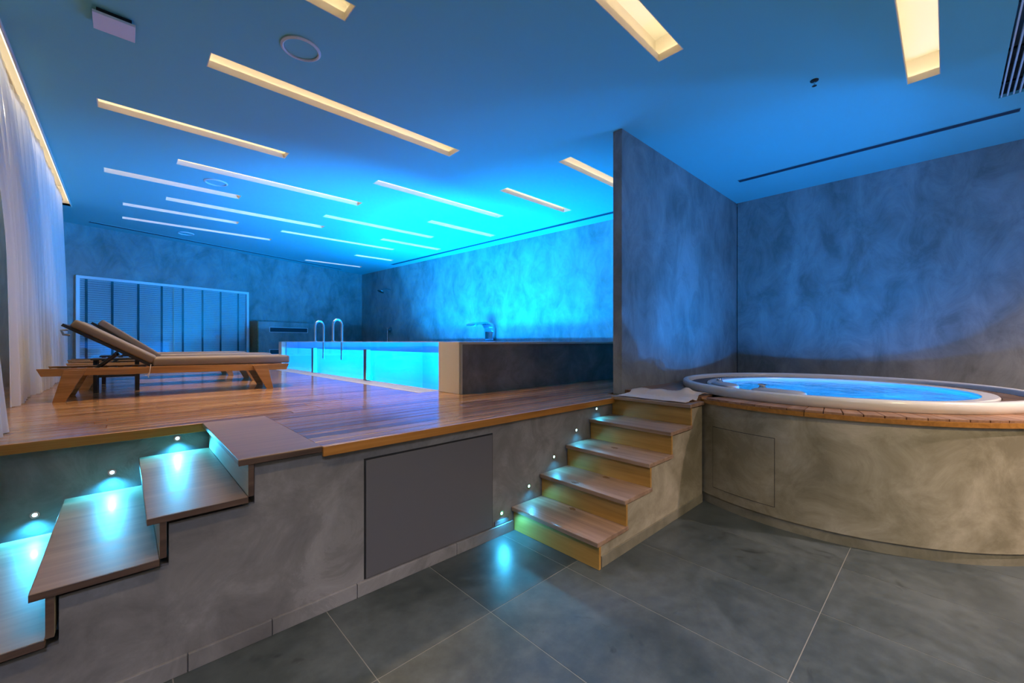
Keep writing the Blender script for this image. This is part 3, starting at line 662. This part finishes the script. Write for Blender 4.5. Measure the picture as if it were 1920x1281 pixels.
LAB = ['long lit ceiling slot, largest in the upper left, below the round speaker', 'lit ceiling slot nearest the curtains, second from the top', 'lit ceiling slot cut off by the top edge beside the round speaker',
       'lit ceiling slot running off the top edge above the partition', 'wide lit ceiling slot above the whirlpool alcove', 'long lit ceiling slot just above the second round speaker', 'lit ceiling slot near the curtains, left of the second round speaker',
       'long lit ceiling slot over the front of the pool', 'short lit ceiling slot near the cyan wall, left of the partition', 'lit ceiling slot cut off by the partition edge',
       'long lit ceiling slot just below the second round speaker', 'lit ceiling slot third from the far wall near the curtains', 'lit ceiling slot nearest the far wall above the window', 'lit ceiling slot over the pool ladder side, middle of the room',
       'short lit ceiling slot near the cyan wall, over the water spout', 'long lit ceiling slot over the far half of the pool', 'short lit ceiling slot over the far half of the pool by the cyan wall', 'short lit ceiling slot second from the far corner', 'lit ceiling slot nearest the far corner',
       'lit ceiling slot above the camera beside the left steps', 'lit ceiling slot behind the camera', 'lit ceiling slot behind the camera towards the alcove', 'lit ceiling slot at the back of the lower room']
for i, s in enumerate(STRIPS): ceiling_light(i, *s, LAB[i])  # some slots hold an added fill lamp aimed down

# ceiling fittings
def speaker(x, y, r, label):
    t = thing('ceiling_speaker', label, 'speaker', (x, y, HC), 0, 'round ceiling speakers')
    bm = bmesh.new(); bm_lathe(bm, [(r * .84, -.001), (r * .84, -.012), (r * .9, -.018), (r, -.010), (r, -.001)], seg=48); obj('ring', bm, 'white_paint', t, smooth=True)
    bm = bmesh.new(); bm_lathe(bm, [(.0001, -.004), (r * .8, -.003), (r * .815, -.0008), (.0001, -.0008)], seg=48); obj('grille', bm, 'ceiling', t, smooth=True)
speaker(1.01, 3.48, .142, 'large round speaker in the ceiling above the landing')
speaker(.965, 7.24, .142, 'round speaker between two lit ceiling slots in mid room')
speaker(.955, 11.1, .142, 'small distant round speaker in the ceiling above the window')
t = thing('ceiling_box', 'flat square box hanging from the ceiling near the curtain pocket', 'box', (-.05, 4.10, HC))
box('mount', -.09, .09, -.09, .09, -.03, -.0005, 'dark', t); box('cover', -.11, .11, -.105, .105, -.05, -.030, 'white_paint', t, .003)
t = thing('sprinkler', 'small dark sprinkler head under the alcove ceiling', 'sprinkler', (4.417, .80, HC))
bm = bmesh.new(); bm_lathe(bm, [(.0001, -.001), (.032, -.001), (.030, -.008), (.0001, -.010)], seg=24); obj('escutcheon', bm, 'black', t, smooth=True)
bm = bmesh.new(); bm_lathe(bm, [(.0001, -.0095), (.007, -.0095), (.006, -.045), (.0001, -.045)], seg=12); obj('stem', bm, 'steel', t, smooth=True)
bm = bmesh.new(); bm_lathe(bm, [(.0001, -.0452), (.018, -.049), (.018, -.051), (.0001, -.050)], seg=16); obj('deflector', bm, 'black', t, smooth=True)
def slot(name, p0, p1, w, label):
    p0, p1 = Vector(p0), Vector(p1); d = p1 - p0; L_ = d.length; an = math.atan2(d.y, d.x)
    t = thing('air_slot', label, 'air vent', (p0.x, p0.y, HC), an, 'linear air slots')
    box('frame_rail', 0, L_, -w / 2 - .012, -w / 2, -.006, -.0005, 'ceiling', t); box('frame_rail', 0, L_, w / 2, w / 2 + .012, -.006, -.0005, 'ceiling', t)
    box('opening', 0, L_, -w / 2 + .0005, w / 2 - .0005, -.003, -.0005, 'slot', t)
    box('blade', .005, L_ - .005, -.003, .003, -.0055, -.0032, 'slot', t)
slot('air_slot', (6.41, 2.05), (6.45, -.50), .10, 'long dark air slot in the ceiling above the tub')
slot('air_slot', (RWX(3.0) - .40, 3.0), (RWX(11.4) - .32, 11.4), .11, 'long dark air slot in the ceiling along the cyan pool wall')
slot('air_slot', bw(.15, .42), bw(6.0, .28), .11, 'long dark air slot in the ceiling along the far window wall')
g = thing('return_grille', 'slatted metal grille in the ceiling at the upper right corner', 'grille', ((GRILLE[0] + GRILLE[1]) / 2, (GRILLE[2] + GRILLE[3]) / 2, HC))
ga, gb = (GRILLE[1] - GRILLE[0]) / 2, (GRILLE[3] - GRILLE[2]) / 2
bm = bmesh.new(); bm_box(bm, -ga - .01, ga + .01, -gb - .01, gb + .01, .30, .31)
for q in ((-ga - .01, -ga, -gb, gb), (ga, ga + .01, -gb, gb), (-ga, ga, -gb - .01, -gb), (-ga, ga, gb, gb + .01)): bm_box(bm, *q, .0305, .30)
obj('plenum', bm, 'dark_steel', g)
n = 22
for k in range(n):
    yv = -gb + (k + .5) * 2 * gb / n; box('slat', -ga + .001, ga - .001, yv - .005, yv + .005, .002, .03, 'white_paint', g)
for x in (-.55, .15, .78): box('cross_bar', x - .012, x + .012, -gb + .001, gb - .001, .032, .05, 'black', g)

# ------------------------------------------------------------------ curtain pocket and curtains
cp = struct(thing('trim_1', 'warm lit curtain pocket along the ceiling edge', 'pocket', (-.87, 6.5, HC)), 'warm lit curtain pocket along the ceiling edge', 'pocket')
def CP(o): o.matrix_parent_inverse = Matrix.Translation((.87, -6.5, -HC)); return o
CP(box('pocket_roof', -1.1, -.60, 2.88, 10.22, 4.10, 4.12, 'cream', cp)); CP(box('pocket_side', -.639, -.615, 2.9, 10.2, 3.8305, 4.10, 'cream', cp))
CP(box('pocket_end', -1.1, -.64, 10.2, 10.22, HC, 4.10, 'cream', cp)); CP(box('pocket_end', -1.1, -.64, 2.88, 2.9, HC, 4.10, 'cream', cp))
CP(box('fascia', -.655, -.6405, 2.9, 10.2, 3.775, 3.86, 'cream', cp, .003)); 
CP(box('track', -.79, -.74, 2.95, 10.15, 3.86, 3.885, 'cream', cp, .003))
CP(box('led_strip', -.690, -.664, 2.95, 10.15, 3.868, 3.878, 'track_led', cp))
CP(box('led_strip', -.98, -.95, 2.95, 10.15, 4.05, 4.065, 'cove_led', cp))
def curtain(label, ya, yb, nf, x0, xt, seed, n=220, ztop=3.86, amp=.055):
    rnd = random.Random(seed); bm = bmesh.new(); m_ = 40; G = []
    ph = [rnd.uniform(0, 6.28) for _ in range(4)]
    for j in range(m_ + 1):
        v = j / m_; z = HP + .004 + (ztop - HP - .004) * v
        y0, y1 = ya(v), yb(v); xc = x0 + (xt - x0) * v
        for i in range(n + 1):
            u = i / n; uu = u + .012 * math.sin(9 * u + ph[0]) + .008 * math.sin(23 * u + ph[1])
            am = amp * (.55 + .45 * (1 - v)) * (.7 + .3 * math.sin(5 * u + ph[2]))
            x = xc + am * math.sin(2 * math.pi * nf * uu + .5 * math.sin(2.2 * v + ph[3])) + .012 * math.sin(31 * u + 4 * v)
            G.append(bm.verts.new((x, y0 + (y1 - y0) * u, z + (.010 * math.sin(17 * u + ph[1]) + .010 if j == 0 else 0))))
    for j in range(m_):
        for i in range(n):
            a = j * (n + 1) + i; bm.faces.new([G[a], G[a + 1], G[a + n + 2], G[a + n + 1]])
    return tag(obj('curtain', bm, 'curtain', None, smooth=True), label, 'curtain', 'sheer white curtains')
curtain('sheer white floor-length curtain hanging behind the sun loungers', lambda v: 5.55 - .95 * max(0, (v - .45) / .55) ** 1.6 - .05 * math.sin(3 * v), lambda v: 10.0, 26, -.70, -.755, 5, 420)
curtain('sheer white curtain nearest the camera, cut by the left edge', lambda v: 3.05, lambda v: 4.12 + .38 * v ** 2, 8, -.545, -.74, 9, 160)

# ------------------------------------------------------------------ sun loungers
def make_lounger(label, ang=33):
    t = thing('sun_lounger', label, 'sun lounger', (0, 0, HP), 0, 'sun loungers by the curtains')
    Wd = .60
    for yv in (0, Wd - .035):
        prism('rail', [(-.595, .318), (1.515, .300), (1.485, .226), (-.565, .246)], yv, yv + .035, 'teak', 'Y', t, .003)
        yo = yv - .0305 if yv == 0 else yv + .0355
        prism('leg', [(-.418, .300), (-.270, .300), (-.405, .0), (-.490, .0)], yo, yo + .03, 'teak', 'Y', t, .003)
        prism('leg', [(1.115, .290), (1.275, .290), (1.335, .0), (1.265, .0)], yo, yo + .03, 'teak', 'Y', t, .003)
    for k in range(17):
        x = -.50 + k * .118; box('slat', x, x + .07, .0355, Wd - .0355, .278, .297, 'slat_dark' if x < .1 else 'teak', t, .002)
    box('end_bar', -.56, -.53, .0355, Wd - .0355, .255, .30, 'teak', t, .003); box('end_bar', 1.455, 1.48, .0355, Wd - .0355, .235, .285, 'teak', t, .003)
    # seat cushion, softly rounded
    bm = bmesh.new(); bm_box(bm, .215, 1.525, .01, Wd - .01, .308, .400); obj('seat_cushion', bm, 'cushion', t, .022, True, 4)
    hx, hz = .20, .315; an = R(ang)
    def rot(o): 
        o.location = (hx, 0, hz); o.rotation_euler.y = an; return o
    bm = bmesh.new(); bm_box(bm, -.76, .02, .015, .045, -.005, .022); bm_box(bm, -.76, .02, Wd - .045, Wd - .015, -.005, .022); bm_box(bm, -.76, -.73, .045, Wd - .045, -.005, .022)
    for q in (-.6, -.45, -.3, -.15): bm_box(bm, q, q + .05, .045, Wd - .045, .0, .018)
    rot(obj('back_frame', bm, 'black', t))
    bm = bmesh.new(); bm_box(bm, -.715, -.005, .01, Wd - .01, .0235, .105); rot(obj('back_cushion', bm, 'cushion', t, .022, True, 4))
    if True:
        for yv in (.05, Wd - .07):
            bm = bmesh.new(); bm_tube(bm, [(-.065, yv + .01, .445), (-.215, yv + .01, .300)], .014, 8); obj('support_strut', bm, 'black', t, smooth=True)
        bm = bmesh.new(); bm_tube(bm, [(-.70, .02, -.01), (-.735, .02, -.04), (-.70, .02, -.065), (-.66, .02, -.045)], .011, 8); rot(obj('handle', bm, 'dark_steel', t, smooth=True))
    bm = bmesh.new(); bm_tube(bm, [(.205, .005, .335), (.20, -.006, .29), (.195, -.008, .25), (.175, -.008, .218), (.16, -.008, .225)], .004, 6); obj('tie_cord', bm, 'cord', t)
    bm = bmesh.new(); bm_tube(bm, [(.195, -.008, .25), (.185, -.009, .205), (.19, -.009, .195)], .004, 6); obj('tie_cord', bm, 'cord', t)
    return t
l1 = make_lounger('teak sun lounger with taupe cushion and raised back, closest to the steps')
l1.location = (0, 5.76, HP); l1.rotation_euler.z = R(-2.5)
l2 = make_lounger('middle teak sun lounger, its raised back showing behind the first', 39); l2.location = (.10, 7.03, HP); l2.rotation_euler.z = R(-1)
l3 = copy_tree(l1); l3['label'] = 'teak sun lounger nearest the window, mostly hidden by the others'; l3.location = (.02, 8.36, HP); l3.rotation_euler.z = 0
def side_table(label):
    t = thing('side_table', label, 'side table', (0, 0, HP), 0, 'black side tables')
    box('tabletop', -.02, .40, -.02, .42, .365, .383, 'black', t, .003)
    for x in (0, .345):
        for yv in (0, .365): box('leg', x, x + .035, yv, yv + .035, 0, .3645, 'black', t, .002)
    for yv in (.008, .373): box('stretcher', .0355, .3445, yv, yv + .02, .17, .195, 'black', t, .002)
    for x in (.008, .353): box('stretcher', x, x + .02, .0355, .3645, .17, .195, 'black', t, .002)
    return t
s1_ = side_table('small black side table between the first and middle loungers'); s1_.location = (-.25, 6.50, HP)
s2_ = copy_tree(s1_); s2_['label'] = 'small black side table between the middle and last loungers'; s2_.location = (-.22, 7.80, HP)

# ------------------------------------------------------------------ downlights in the lower room behind the camera
def downlight(x, y, w, label, col=(1., .93, .88), d=(0, 0, -1)):
    t = thing('downlight', label, 'ceiling light', (x, y, HC), 0, 'downlights of the lower room')
    bm = bmesh.new(); bm_lathe(bm, [(.07, -.0005), (.07, -.006), (.095, -.006), (.097, -.0005)], seg=32); obj('ring', bm, 'white_paint', t, smooth=True)
    bm = bmesh.new(); bm_lathe(bm, [(.0001, -.001), (.0001, -.004), (.069, -.004), (.069, -.001)], seg=32); obj('lens', bm, 'down_led', t)
    lamp('down_lamp', 'SPOT', (0, 0, -.03), col, w * 10, t, .07, d, cone=R(138), blend=.85)
downlight(2.2, -2.4, ROOM_W * .85, 'downlight in the ceiling behind the camera, middle of three', (1., .76, .40))
downlight(5.0, -2.7, ROOM_W * 1.6, 'downlight in the ceiling behind the camera, nearest the alcove', (1., .78, .74))
downlight(-.4, -1.6, ROOM_W * 1.1, 'downlight in the ceiling behind the camera, nearest the curtains', (.66, .70, 1.))
